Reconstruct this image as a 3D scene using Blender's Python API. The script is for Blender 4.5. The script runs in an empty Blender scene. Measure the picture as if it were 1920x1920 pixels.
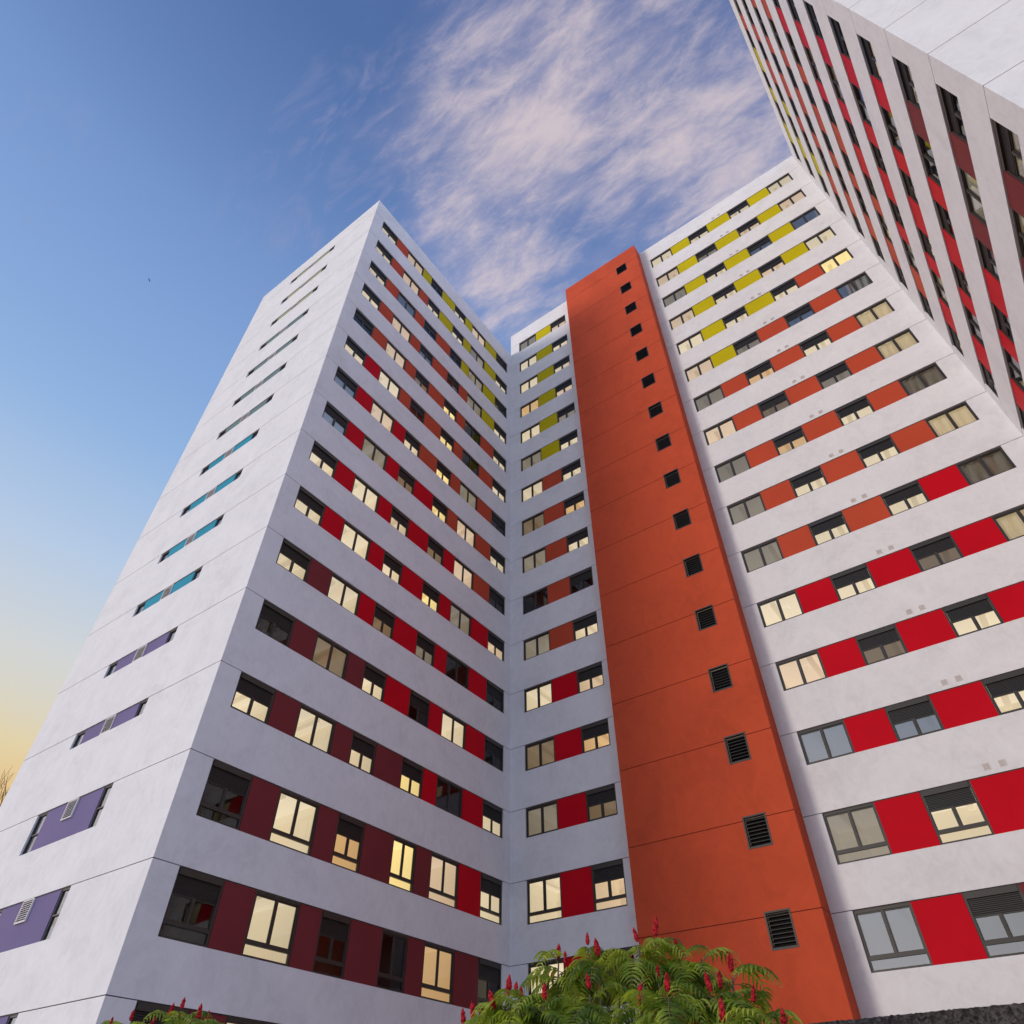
import bpy, bmesh, math, random
from mathutils import Vector, Matrix, noise

random.seed(7)
scene = bpy.context.scene
COL = scene.collection
PI = math.pi

# ------------------------------------------------------------------ dimensions (metres)
CAMZ = 1.6
H = 2.9                                   # storey height
Z0 = 49.386 + CAMZ                        # head line of the topmost window row
def ZK(k): return Z0 - H * k
U0, V0, UGL = -18.342, 9.62, -30.568      # courtyard corner of the left tower, its far corner
VB, UCL, VC, UCR, UBD = 24.987, -12.282, 24.129, -6.035, 6.028
LA = VB - V0
LOW = 1.247                               # height of the window ribbon on upper floors
TALL = 1.60                               # on the lowest floors
JT = 0.024                                # joint width

# ------------------------------------------------------------------ helpers
class MB:
    def __init__(s): s.v = []; s.f = []; s.m = []
    def face(s, pts, mi=0):
        n = len(s.v); s.v.extend([tuple(p) for p in pts]); s.f.append(tuple(range(n, n + len(pts)))); s.m.append(mi)
    def box(s, x0, x1, y0, y1, z0, z1, mi=0):
        n = len(s.v)
        s.v += [(x0,y0,z0),(x1,y0,z0),(x1,y1,z0),(x0,y1,z0),(x0,y0,z1),(x1,y0,z1),(x1,y1,z1),(x0,y1,z1)]
        for q in ((0,3,2,1),(4,5,6,7),(0,1,5,4),(1,2,6,5),(2,3,7,6),(3,0,4,7)):
            s.f.append(tuple(n + i for i in q)); s.m.append(mi)
    def tube(s, pts, rads, n=6, mi=0, cap=True):
        base = len(s.v); k = len(pts)
        for i, p in enumerate(pts):
            p = Vector(p)
            d = (Vector(pts[min(i+1, k-1)]) - Vector(pts[max(i-1, 0)]))
            if d.length < 1e-9: d = Vector((0,0,1))
            d.normalize()
            a = d.orthogonal().normalized(); b = d.cross(a)
            for j in range(n):
                t = 2*PI*j/n
                s.v.append(tuple(p + (a*math.cos(t) + b*math.sin(t))*rads[i]))
        for i in range(k-1):
            for j in range(n):
                s.f.append((base+i*n+j, base+i*n+(j+1)%n, base+(i+1)*n+(j+1)%n, base+(i+1)*n+j)); s.m.append(mi)
        if cap:
            s.f.append(tuple(base+(k-1)*n+j for j in range(n))); s.m.append(mi)
    def mesh(s, name, mats, smooth=False):
        me = bpy.data.meshes.new(name)
        me.from_pydata(s.v, [], s.f)
        for m in mats: me.materials.append(m)
        if len(mats) > 1: me.polygons.foreach_set('material_index', s.m)
        if smooth: me.polygons.foreach_set('use_smooth', [True]*len(s.f))
        me.update()
        return me

def add(name, me, parent=None, loc=(0,0,0), rz=0.0, label=None):
    o = bpy.data.objects.new(name, me); COL.objects.link(o)
    o.location = loc; o.rotation_euler = (0,0,rz)
    if parent is not None: o.parent = parent
    if label: o['label'] = label
    return o

def thing(name, label, cat, loc, group=None):
    o = bpy.data.objects.new(name, None); COL.objects.link(o)
    o.location = loc; o['label'] = label; o['category'] = cat
    if group: o['group'] = group
    o.empty_display_size = 0.5
    return o

# ------------------------------------------------------------------ materials
def newmat(name):
    m = bpy.data.materials.new(name); m.use_nodes = True
    nt = m.node_tree; nt.nodes.clear()
    return m, nt, nt.nodes.new, nt.links.new

def N(nt, typ, **kw):
    n = nt.nodes.new(typ)
    for k, v in kw.items(): setattr(n, k, v)
    return n

def ramp(nt, fac, stops):
    r = nt.nodes.new('ShaderNodeValToRGB')
    e = r.color_ramp.elements
    while len(e) > 1: e.remove(e[-1])
    e[0].position = stops[0][0]; e[0].color = (*stops[0][1], 1)
    for p, c in stops[1:]:
        x = e.new(p); x.color = (*c, 1)
    nt.links.new(fac, r.inputs[0])
    return r.outputs[0]

def plaster(name, col, var=0.10, bump=0.15, rough=0.85, tint=None, scale=1.0):
    """trowelled mineral render: cloudy smears, faint streaks, fine grain"""
    m, nt, n, l = newmat(name)
    out = n('ShaderNodeOutputMaterial'); b = n('ShaderNodeBsdfPrincipled')
    l(b.outputs[0], out.inputs[0])
    b.inputs['Roughness'].default_value = rough
    b.inputs['Specular IOR Level'].default_value = 0.25
    tc = n('ShaderNodeTexCoord')
    geo = n('ShaderNodeNewGeometry')
    n1 = N(nt, 'ShaderNodeTexNoise'); n1.inputs['Scale'].default_value = 0.55*scale
    n1.inputs['Detail'].default_value = 6; n1.inputs['Roughness'].default_value = 0.62; n1.inputs['Distortion'].default_value = 0.9
    l(geo.outputs['Position'], n1.inputs['Vector'])
    mp = n('ShaderNodeMapping'); mp.inputs['Scale'].default_value = (1.5, 1.5, 1.15); mp.inputs['Rotation'].default_value = (0.2, 0.35, 0.3)
    l(geo.outputs['Position'], mp.inputs['Vector'])
    n2 = N(nt, 'ShaderNodeTexNoise'); n2.inputs['Scale'].default_value = 1.5*scale
    n2.inputs['Detail'].default_value = 8; n2.inputs['Roughness'].default_value = 0.7; n2.inputs['Distortion'].default_value = 1.6
    l(mp.outputs[0], n2.inputs['Vector'])
    mx = n('ShaderNodeMix'); mx.data_type = 'FLOAT'; mx.inputs[0].default_value = 0.5
    l(n1.outputs[0], mx.inputs[2]); l(n2.outputs[0], mx.inputs[3])
    lo = [c*(1-var) for c in col]; hi = [min(0.95, c*(1+var*0.7)) for c in col]
    if tint: lo = [a*t for a, t in zip(lo, tint)]
    c = ramp(nt, mx.outputs[0], [(0.30, lo), (0.5, col), (0.70, hi)])
    l(c, b.inputs['Base Color'])
    n3 = N(nt, 'ShaderNodeTexNoise'); n3.inputs['Scale'].default_value = 14; n3.inputs['Detail'].default_value = 6
    l(geo.outputs['Position'], n3.inputs['Vector'])
    ad = n('ShaderNodeMath'); ad.operation = 'ADD'
    l(mx.outputs[0], ad.inputs[0]); l(n3.outputs[0], ad.inputs[1])
    bp = n('ShaderNodeBump'); bp.inputs['Strength'].default_value = bump; bp.inputs['Distance'].default_value = 0.02
    l(ad.outputs[0], bp.inputs['Height']); l(bp.outputs[0], b.inputs['Normal'])
    return m

def simple(name, col, rough=0.5, metal=0.0, spec=0.5, var=0.06, scale=2.0, rvar=0.0):
    m, nt, n, l = newmat(name)
    out = n('ShaderNodeOutputMaterial'); b = n('ShaderNodeBsdfPrincipled')
    l(b.outputs[0], out.inputs[0])
    b.inputs['Roughness'].default_value = rough; b.inputs['Metallic'].default_value = metal
    b.inputs['Specular IOR Level'].default_value = spec
    geo = n('ShaderNodeNewGeometry')
    n1 = N(nt, 'ShaderNodeTexNoise'); n1.inputs['Scale'].default_value = scale; n1.inputs['Detail'].default_value = 5
    l(geo.outputs['Position'], n1.inputs['Vector'])
    c = ramp(nt, n1.outputs[0], [(0.3, [x*(1-var) for x in col]), (0.7, [min(1, x*(1+var)) for x in col])])
    l(c, b.inputs['Base Color'])
    return m

M_WHITE = plaster('white_render', (0.69, 0.693, 0.72), var=0.13, tint=(0.99, 0.985, 0.995))
M_ORANGE = plaster('orange_render', (0.50, 0.071, 0.026), var=0.20, scale=0.6)
M_JOINT = simple('joint_sealant', (0.045, 0.042, 0.045), 0.9)
M_JOINTO = simple('joint_sealant_brown', (0.10, 0.016, 0.010), 0.9)
M_FRAME = simple('bronze_aluminium', (0.030, 0.026, 0.022), 0.42, 0.0, 0.5)
M_SHUT = simple('black_shutter', (0.016, 0.015, 0.015), 0.5)
M_ROOF = simple('roof_membrane', (0.30, 0.29, 0.28), 0.9)
M_LOUV = simple('black_louvre', (0.020, 0.018, 0.017), 0.5)
M_GRILLE = simple('white_grille', (0.62, 0.58, 0.56), 0.6)
M_VENTW = simple('pale_grille', (0.62, 0.60, 0.60), 0.5)
M_DARK = simple('dark_void', (0.015, 0.014, 0.014), 0.9)
PANEL = {
    'Y': ('olive yellow panel', simple('panel_olive_yellow', (0.50, 0.42, 0.010), 0.42, spec=0.02, scale=0.7)),
    'R': ('rust red panel', simple('panel_rust', (0.46, 0.072, 0.036), 0.45, spec=0.02, scale=0.7)),
    'r': ('crimson red panel', simple('panel_crimson', (0.50, 0.007, 0.017), 0.40, spec=0.02, scale=0.7)),
    'M': ('dark maroon panel', simple('panel_maroon', (0.18, 0.034, 0.038), 0.45, spec=0.02, scale=0.7)),
    'o': ('pale olive panel', simple('panel_pale_olive', (0.34, 0.37, 0.24), 0.6, spec=0.03, scale=0.7)),
    'g': ('grey green panel', simple('panel_grey_green', (0.14, 0.21, 0.22), 0.6, spec=0.03, scale=0.7)),
    't': ('turquoise panel', simple('panel_turquoise', (0.030, 0.26, 0.38), 0.5, spec=0.03, scale=0.7)),
    'p': ('violet panel', simple('panel_violet', (0.155, 0.128, 0.265), 0.5, spec=0.03, scale=0.7)),
}

def glass(name, refl=0.0, tint=(0.9, 0.92, 0.93)):
    m, nt, n, l = newmat(name)
    out = n('ShaderNodeOutputMaterial')
    tr = n('ShaderNodeBsdfTransparent'); tr.inputs[0].default_value = (*tint, 1)
    gl = n('ShaderNodeBsdfGlossy'); gl.inputs['Roughness'].default_value = 0.01
    gl.inputs['Color'].default_value = (0.9, 0.93, 0.97, 1)
    fr = n('ShaderNodeFresnel'); fr.inputs['IOR'].default_value = 1.6
    ma = n('ShaderNodeMath'); ma.operation = 'MULTIPLY_ADD'; ma.use_clamp = True
    ma.inputs[1].default_value = 1.0 - refl; ma.inputs[2].default_value = refl
    l(fr.outputs[0], ma.inputs[0])
    geo = n('ShaderNodeNewGeometry')
    nz = n('ShaderNodeTexNoise'); nz.inputs['Scale'].default_value = 0.9; nz.inputs['Detail'].default_value = 1
    l(geo.outputs['Position'], nz.inputs['Vector'])
    bp = n('ShaderNodeBump'); bp.inputs['Strength'].default_value = 0.06; bp.inputs['Distance'].default_value = 0.02
    l(nz.outputs[0], bp.inputs['Height']); l(bp.outputs[0], gl.inputs['Normal'])
    mx = n('ShaderNodeMixShader')
    l(ma.outputs[0], mx.inputs[0]); l(tr.outputs[0], mx.inputs[1]); l(gl.outputs[0], mx.inputs[2])
    l(mx.outputs[0], out.inputs[0])
    return m
M_GLASS = glass('clear_glass')
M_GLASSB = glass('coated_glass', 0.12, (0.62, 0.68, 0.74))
M_GLASSG = glass('sky_glass', 0.10, (0.75, 0.8, 0.85))

def lit(name, col, strength, base=(0.6, 0.55, 0.45), jitter=0.22):
    """room surface that glows by itself in place of lamplight; brightness differs a little from flat to flat"""
    m, nt, n, l = newmat(name)
    out = n('ShaderNodeOutputMaterial'); b = n('ShaderNodeBsdfPrincipled')
    l(b.outputs[0], out.inputs[0])
    b.inputs['Base Color'].default_value = (*base, 1); b.inputs['Roughness'].default_value = 0.8
    oi = n('ShaderNodeObjectInfo')
    ma = n('ShaderNodeMath'); ma.operation = 'MULTIPLY_ADD'
    ma.inputs[1].default_value = jitter*strength; ma.inputs[2].default_value = strength*(1 - jitter*0.5)
    l(oi.outputs['Random'], ma.inputs[0])
    b.inputs['Emission Color'].default_value = (*col, 1)
    l(ma.outputs[0], b.inputs['Emission Strength'])
    m.cycles.emission_sampling = 'NONE'
    return m

# per state: ceiling, walls, back wall, door
def roomset(tag, c, s, walls=0.76, back=0.60, door=(0.25, 0.14, 0.07)):
    return [lit('ceiling_'+tag, c, s), lit('wall_'+tag, [c[0]*0.98, c[1]*0.95, c[2]*0.88], s*walls),
            lit('back_wall_'+tag, [c[0], c[1]*0.96, c[2]*0.9], s*back),
            lit('door_'+tag, [c[0], c[1]*0.8, c[2]*0.6], s*0.42, door)]
def darkset(tag, a, b, c, d):
    return [simple('ceiling_'+tag, a, 0.8), simple('wall_'+tag, b, 0.8), simple('back_wall_'+tag, c, 0.8), simple('door_'+tag, d, 0.6)]
ROOM = {
    'L': roomset('cream', (0.90, 0.80, 0.60), 0.56),
    'W': roomset('amber', (0.86, 0.58, 0.30), 0.50),
    'P': roomset('peach', (0.86, 0.68, 0.50), 0.54),
    'Y': roomset('yellow', (1.0, 0.82, 0.38), 0.74),
    'V': roomset('dim_brown', (0.55, 0.42, 0.27), 0.22),
    'G': roomset('dim_grey', (0.50, 0.46, 0.38), 0.28, back=0.9),  # unlit room, its dim tone given as a weak glow
    'D': darkset('unlit', (0.34, 0.30, 0.25), (0.26, 0.20, 0.15), (0.22, 0.09, 0.06), (0.12, 0.07, 0.05)),
    'B': roomset('sky_glow', (0.36, 0.40, 0.50), 0.20, back=0.95, door=(0.2, 0.2, 0.2)),  # sky reflection put into the room surfaces as a faint blue-grey glow
}
WORD = {'L': 'lit cream', 'W': 'lit amber', 'P': 'lit peach', 'Y': 'lit bright yellow', 'V': 'dimly lit brown', 'G': 'dim grey', 'D': 'dark', 'B': 'blue grey reflecting'}

def cloth(name, col, emit=None):
    m, nt, n, l = newmat(name)
    out = n('ShaderNodeOutputMaterial')
    d = n('ShaderNodeBsdfDiffuse'); d.inputs[0].default_value = (*col, 1)
    t = n('ShaderNodeBsdfTranslucent'); t.inputs[0].default_value = (*[min(1, c*1.1) for c in col], 1)
    mx = n('ShaderNodeMixShader'); mx.inputs[0].default_value = 0.62
    geo = n('ShaderNodeNewGeometry'); nz = n('ShaderNodeTexNoise'); nz.inputs['Scale'].default_value = 9
    l(geo.outputs['Position'], nz.inputs['Vector'])
    c = ramp(nt, nz.outputs[0], [(0.3, [x*0.93 for x in col]), (0.7, col)])
    l(c, d.inputs[0])
    l(d.outputs[0], mx.inputs[1]); l(t.outputs[0], mx.inputs[2]); l(mx.outputs[0], out.inputs[0])
    return m
M_CURT = cloth('cream_curtain', (0.78, 0.74, 0.62))
M_CURTG = cloth('grey_curtain', (0.40, 0.37, 0.32))

# ------------------------------------------------------------------ facades
def relief(S, Z, cell, mats, reveal=0.18):
    """wall sheet over a grid: cell(s,z) -> (depth, material) or None for an opening"""
    S = sorted(set(round(x, 4) for x in S)); Z = sorted(set(round(x, 4) for x in Z))
    mb = MB()
    ns, nz = len(S)-1, len(Z)-1
    g = [[cell((S[i]+S[i+1])/2, (Z[j]+Z[j+1])/2) for j in range(nz)] for i in range(ns)]
    for i in range(ns):
        for j in range(nz):
            c = g[i][j]
            if c:
                d = c[0]
                mb.face([(S[i],d,Z[j]),(S[i+1],d,Z[j]),(S[i+1],d,Z[j+1]),(S[i],d,Z[j+1])], c[1])
    for i in range(ns):
        for j in range(nz):
            c = g[i][j]
            d = c[0] if c else reveal
            if i+1 < ns:
                e = g[i+1][j]; f = e[0] if e else reveal
                if abs(d-f) > 1e-6: mb.face([(S[i+1],d,Z[j]),(S[i+1],f,Z[j]),(S[i+1],f,Z[j+1]),(S[i+1],d,Z[j+1])], 0)
            if j+1 < nz:
                e = g[i][j+1]; f = e[0] if e else reveal
                if abs(d-f) > 1e-6: mb.face([(S[i],d,Z[j+1]),(S[i+1],d,Z[j+1]),(S[i+1],f,Z[j+1]),(S[i],f,Z[j+1])], 0)
    return mb

def facade_wall(L, ztop, rows, holes, name, mats, grooves=None, zbot=0.0):
    """rows: list of (k, height) ; holes(k) -> list of (s0,s1,ztop,zbot)"""
    S = [0, L]; Z = [zbot, ztop]; hl = []
    for k, hgt in rows:
        for (a, b, zt, zb) in holes(k, hgt):
            hl.append((a, b, zt, zb)); S += [a, b]; Z += [zt, zb]
    gz = [ZK(k) for k in (grooves if grooves is not None else [r[0] for r in rows])]
    for z in gz: Z += [z, z+JT]
    Z = [z for z in Z if zbot-1e-6 <= z <= ztop+1e-6]
    def cell(s, z):
        for a, b, zt, zb in hl:
            if a < s < b and zb < z < zt: return None
        for q in gz:
            if q < z < q+JT: return (0.035, 1)
        return (0.0, 0)
    return relief(S, Z, cell, mats).mesh(name, mats)

# ------------------------------------------------------------------ window kit (shared meshes)
_cache = {}
def window_mesh(w, tall, shutter):
    key = ('w', round(w, 3), tall, shutter)
    if key in _cache: return _cache[key]
    h = TALL if tall else LOW
    ft = 0.062; mb = MB()
    y0, y1 = 0.055, 0.135
    mb.box(0.0, ft, y0, y1, -h, 0); mb.box(w-ft, w, y0, y1, -h, 0)
    mb.box(ft, w-ft, y0, y1, -h, -h+ft)
    if shutter:
        mb.box(ft, w-ft, 0.025, y1, -0.165, 0)
    else:
        mb.box(ft, w-ft, y0, y1, -ft-0.02, 0)
    top = -0.60 if shutter == 1 else (-ft-0.02)
    bot = -h+ft
    if tall:
        mb.box(ft, w-ft, y0+0.006, y1, -LOW-0.045, -LOW+0.04); bot2 = -LOW+0.04
    else: bot2 = bot
    if shutter != 2:
        c = w/2; st = 0.036
        mb.box(c-0.036, c+0.030, y0+0.014, y1-0.012, bot2, top)
        for (a, b, yo) in ((ft, c-0.036, 0.022), (c+0.030, w-ft, 0.034)):
            ya, yb = y0+yo, y0+yo+0.036
            mb.box(a, a+st*0.8, ya, yb, bot2, top); mb.box(b-st*0.8, b, ya, yb, bot2, top)
            mb.box(a+st*0.8, b-st*0.8, ya, yb, bot2, bot2+st); mb.box(a+st*0.8, b-st*0.8, ya, yb, top-st, top)
        # small latch on the meeting stile
        mb.box(c-0.008, c+0.004, y0+0.004, y0+0.014, (bot2+top)/2-0.05, (bot2+top)/2+0.05)
    _cache[key] = mb.mesh('window', [M_FRAME]); return _cache[key]

def pane_mesh(w, tall, shutter, mat):
    key = ('p', round(w, 3), tall, shutter, mat.name)
    if key in _cache: return _cache[key]
    h = TALL if tall else LOW; ft = 0.062; mb = MB(); y = 0.104
    top = -0.60 if shutter == 1 else (-ft-0.02)
    bot2 = -LOW+0.04 if tall else -h+ft
    c = w/2
    if shutter != 2:
        for a, b, yy in ((ft, c-0.03, y), (c+0.03, w-ft, y+0.012)):
            mb.face([(a,yy,bot2),(b,yy,bot2),(b,yy,top),(a,yy,top)])
    if tall:
        mb.face([(ft,y,-h+ft),(w-ft,y,-h+ft),(w-ft,y,-LOW-0.045),(ft,y,-LOW-0.045)])
    _cache[key] = mb.mesh('pane', [mat]); return _cache[key]

def shutter_mesh(w, full):
    key = ('s', round(w, 3), full)
    if key in _cache: return _cache[key]
    ft = 0.062; mb = MB(); a, b = ft+0.004, w-ft-0.004
    z = -0.165; end = -TALL+0.07 if full else -0.598; p = 0.048
    while z - p > end - 1e-6:
        mb.face([(a,0.098,z-p),(b,0.098,z-p),(b,0.082,z-p*0.80),(a,0.082,z-p*0.80)])
        mb.face([(a,0.082,z-p*0.80),(b,0.082,z-p*0.80),(b,0.082,z-p*0.25),(a,0.082,z-p*0.25)])
        mb.face([(a,0.082,z-p*0.25),(b,0.082,z-p*0.25),(b,0.098,z),(a,0.098,z)])
        z -= p
    mb.box(a, b, 0.070, 0.104, end, z, 0)
    _cache[key] = mb.mesh('roller_shutter', [M_SHUT]); return _cache[key]

def room_mesh(w, h, state, door, margin=0.24, deep=2.7):
    key = ('r', round(w, 3), h, state, door, margin)
    if key in _cache: return _cache[key]
    mb = MB(); x0, x1 = -margin, w+margin; z1, z0 = 0.16, -h-0.55; y0, y1 = 0.181, deep
    mb.face([(x0,y0,z1),(x1,y0,z1),(x1,y1,z1),(x0,y1,z1)], 0)
    mb.face([(x0,y0,z0),(x0,y1,z0),(x1,y1,z0),(x1,y0,z0)], 3)
    mb.face([(x0,y0,z0),(x0,y0,z1),(x0,y1,z1),(x0,y1,z0)], 1)
    mb.face([(x1,y0,z0),(x1,y1,z0),(x1,y1,z1),(x1,y0,z1)], 1)
    mb.face([(x0,y1,z0),(x1,y1,z0),(x1,y1,z1),(x0,y1,z1)], 2)
    # cornice beam, wardrobe or door leaf, lamp rose on the ceiling
    bx = x0 + (x1-x0)*(0.30 if door else 0.62)
    mb.box(bx, bx+0.22, y0+0.35, y1-0.01, z1-0.17, z1-0.005, 1)
    dx = x0+0.15 if door else x1-0.95
    mb.box(dx, dx+0.8, y1-0.35, y1-0.006, z0+0.01, z1-0.42, 3 if state in 'DV' else 2)
    mb.box((x0+x1)/2-0.12, (x0+x1)/2+0.12, 1.15, 1.40, z1-0.06, z1-0.006, 0)
    _cache[key] = mb.mesh('room', ROOM[state]); return _cache[key]

def curtain_mesh(w, h, half, mat):
    key = ('c', round(w, 3), h, half, mat.name)
    if key in _cache: return _cache[key]
    mb = MB(); a = w*0.42 if half else 0.02; b = w-0.02; n = 90
    rows = [0.03, -h*0.5, -h-0.2]
    def P(i, r):
        t = i/n; s = a+(b-a)*t
        ph = s*26 + 1.3*math.sin(s*7.1) + 0.5*math.sin(s*3.3)
        am = 0.022 + 0.014*math.sin(s*4.7)
        return (s + 0.012*math.sin(ph*0.5+r), 0.25 + am*math.sin(ph + 0.25*r), rows[r])
    for i in range(n):
        for r in range(len(rows)-1):
            mb.face([P(i, r+1), P(i+1, r+1), P(i+1, r), P(i, r)])
    _cache[key] = mb.mesh('curtain', [mat], True); return _cache[key]

def panel_mesh(a, b, h, mat, d=0.035):
    key = ('pn', round(b-a, 3), h, mat.name, d)
    if key in _cache: return _cache[key]
    mb = MB(); w = b-a
    mb.box(0.003, w-0.003, d, d+0.06, -h+0.004, -0.004)
    _cache[key] = mb.mesh('spandrel_panel', [mat]); return _cache[key]

def put_window(root, xf, s, zt, w, tall, shutter, state, curtain=None, name='window'):
    """xf(s) -> (x, y, rz) facade placement; zt head height"""
    x, y, rz = xf(s)
    loc = Vector((x, y, zt)) - root.location
    h = TALL if tall else LOW
    lab = WORD[state] + ' window' + {0: '', 1: ' with half lowered black shutter', 2: ' with closed black shutter'}[shutter]
    if curtain: lab += ' and curtains'
    f = add(name, window_mesh(w, tall, shutter), root, loc, rz, lab)
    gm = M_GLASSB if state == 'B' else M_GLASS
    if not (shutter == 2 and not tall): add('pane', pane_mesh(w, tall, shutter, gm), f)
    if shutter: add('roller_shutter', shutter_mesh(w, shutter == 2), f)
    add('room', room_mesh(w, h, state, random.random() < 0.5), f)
    if curtain: add('curtain', curtain_mesh(w, h, curtain == 'half', M_CURTG if state in 'G' else M_CURT), f)
    return f

def put_panel(root, xf, a, b, zt, h, code):
    lab, m = PANEL[code]
    x, y, rz = xf(a)
    add('spandrel_panel', panel_mesh(a, b, h, m), root, Vector((x, y, zt)) - root.location, rz, lab)

XF_G = lambda s: (UGL + s, V0, 0.0)
XF_A = lambda s: (U0, V0 + s, PI/2)
XF_B1 = lambda s: (U0 + s, VB, 0.0)
XF_B2 = lambda s: (UCR + s, VB, 0.0)
XF_C = lambda s: (UCL + s, VC, 0.0)
XF_CS = lambda s: (UCR, VC + s, PI/2)
XF_CW = lambda s: (UCL, VB - s, -PI/2)
XF_D = lambda s: (UBD, VB - s, -PI/2)
XF_E = lambda s: (UBD + s, V0, 0.0)
def hgt(k): return TALL if k >= 14 else LOW
WM = [M_WHITE, M_JOINT]
def place(root, xf, me, name='wall', label=None):
    x, y, rz = xf(0)
    return add(name, me, root, Vector((x, y, 0)) - root.location, rz, label)

# ================================================================== LEFT TOWER
TOPA = ZK(0.34)
left = thing('apartment_tower', 'left white apartment tower with slit windows and violet and turquoise panels on its sunlit gable', 'apartment tower', (-24.4, 17.0, 0))
ROWS_A = [(k, hgt(k)) for k in range(1, 17)]
WA = [(0.79, 2.25), (3.31, 4.95), (5.80, 7.03), (8.43, 9.67), (10.48, 12.12), (13.47, 14.90)]
PA = [(2.25, 3.31), (4.95, 5.80), (7.03, 8.43), (9.67, 10.48), (12.12, 13.47)]
place(left, XF_A, facade_wall(LA + 0.0, TOPA, ROWS_A, lambda k, h: [(0.79, 14.90, ZK(k), ZK(k)-h)], 'wall', WM))
COLA = {1: 'RYYYY', 2: 'RRYYY', 3: 'RRRYY', 4: 'RRRRY', 5: 'RRRRR', 6: 'rRRRR', 7: 'rrRRR', 8: 'rrrRR', 9: 'rrrrR', 10: 'rrrrr',
        11: 'Mrrrr', 12: 'MMrrr', 13: 'MMMrr', 14: 'MMMMr', 15: 'MMMMM', 16: 'MMMMM'}
STA = {1: 'LPDLPD', 2: 'LPLLGL', 3: 'LBDDGD', 4: 'LPBDGL', 5: 'DPVYDL', 6: 'LLDYDL', 7: 'BPLYGD', 8: 'BGVYPL', 9: 'LLLVPD', 10: 'LLLYGP',
       11: 'LLVGDD', 12: 'VVLVDP', 13: 'LLLGLD', 14: 'DLWYPL', 15: 'VLVDWG', 16: 'DPDDLD'}
STA[15] = 'DLDDWD'; STA[12] = 'DVLDLD'; STA[13] = 'LLLYDL'
for k, h in ROWS_A:
    for i, (a, b) in enumerate(WA):
        tall = k >= 14
        sh = 1 if i in (0, 2, 5) or (i == 3 and k < 14) else 0
        if i == 4 and k == 1: sh = 0
        if k == 16 and i == 0: sh = 2
        put_window(left, XF_A, a, ZK(k), b-a, tall, sh, STA[k][i])
    for i, (a, b) in enumerate(PA): put_panel(left, XF_A, a, b, ZK(k), h, COLA[k][i])
# gable
LG = U0 - UGL
def slit(k): return 1.29 if k >= 14 else 0.61
G0 = LG-8.40; G1 = LG-7.80; G2 = LG-6.45; G3 = LG-5.83; G4 = LG-4.43; G5 = LG-3.87
ROWS_G = [(k, slit(k)) for k in range(1, 17)]
place(left, XF_G, facade_wall(LG, TOPA, ROWS_G, lambda k, h: [(G0, G5, ZK(k), ZK(k)-h)], 'wall', WM))
def slit_mesh(w, h):
    mb = MB(); ft = 0.05; y0, y1 = 0.06, 0.13
    mb.box(0, ft, y0, y1, -h, 0); mb.box(w-ft, w, y0, y1, -h, 0)
    mb.box(ft, w-ft, y0, y1, -ft, 0); mb.box(ft, w-ft, y0, y1, -h, -h+ft*0.7)
    if h > 1: mb.box(ft, w-ft, y0, y1, -h*0.52-0.02, -h*0.52+0.02)
    return mb.mesh('slit_window', [M_FRAME])
def slit_pane(w, h):
    mb = MB(); mb.face([(0.05,0.10,-h+0.03),(w-0.05,0.10,-h+0.03),(w-0.05,0.10,-0.05),(0.05,0.10,-0.05)])
    return mb.mesh('pane', [M_GLASSG])
def gable_grille(w, h):
    mb = MB(); ft = 0.03
    mb.box(0, ft, 0.0, 0.05, -h, 0); mb.box(w-ft, w, 0.0, 0.05, -h, 0)
    mb.box(ft, w-ft, 0.0, 0.05, -ft, 0); mb.box(ft, w-ft, 0.0, 0.05, -h, -h+ft)
    mb.face([(ft,0.055,-h+ft),(w-ft,0.055,-h+ft),(w-ft,0.055,-ft),(ft,0.055,-ft)], 1)
    n = 9; p = (h-2*ft)/n
    for i in range(n):
        z = -ft-p*(i+0.5)
        mb.face([(ft,0.004,z-p*0.42),(w-ft,0.004,z-p*0.42),(w-ft,0.042,z+p*0.30),(ft,0.042,z+p*0.30)], 0)
        mb.face([(ft,0.004,z-p*0.42),(w-ft,0.004,z-p*0.42),(w-ft,0.004,z-p*0.20),(ft,0.004,z-p*0.20)], 0)
    return mb.mesh('vent_grille', [M_VENTW, M_DARK])
SW = {h: (slit_mesh(G1-G0, h), slit_pane(G1-G0, h)) for h in (0.61, 1.29)}
GV = gable_grille(G3-G2, 0.605)
for k, h in ROWS_G:
    code = 'o' if k <= 3 else 'g' if k <= 7 else 't' if k <= 11 else 'p'
    for s in (G0, G4):
        x, y, rz = XF_G(s)
        f = add('slit_window', SW[h][0], left, Vector((x, y, ZK(k))) - left.location, rz)
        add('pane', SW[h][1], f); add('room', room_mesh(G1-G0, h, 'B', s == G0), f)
    if h < 1:
        put_panel(left, XF_G, G1, G2, ZK(k), h, code); put_panel(left, XF_G, G3, G4, ZK(k), h, code)
    else:
        put_panel(left, XF_G, G1, G4, ZK(k), h, code)
    x, y, rz = XF_G(G2)
    add('vent_grille', GV, left, Vector((x, y - (0.0 if h < 1 else 0.018), ZK(k)-0.003)) - left.location, rz)
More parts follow.
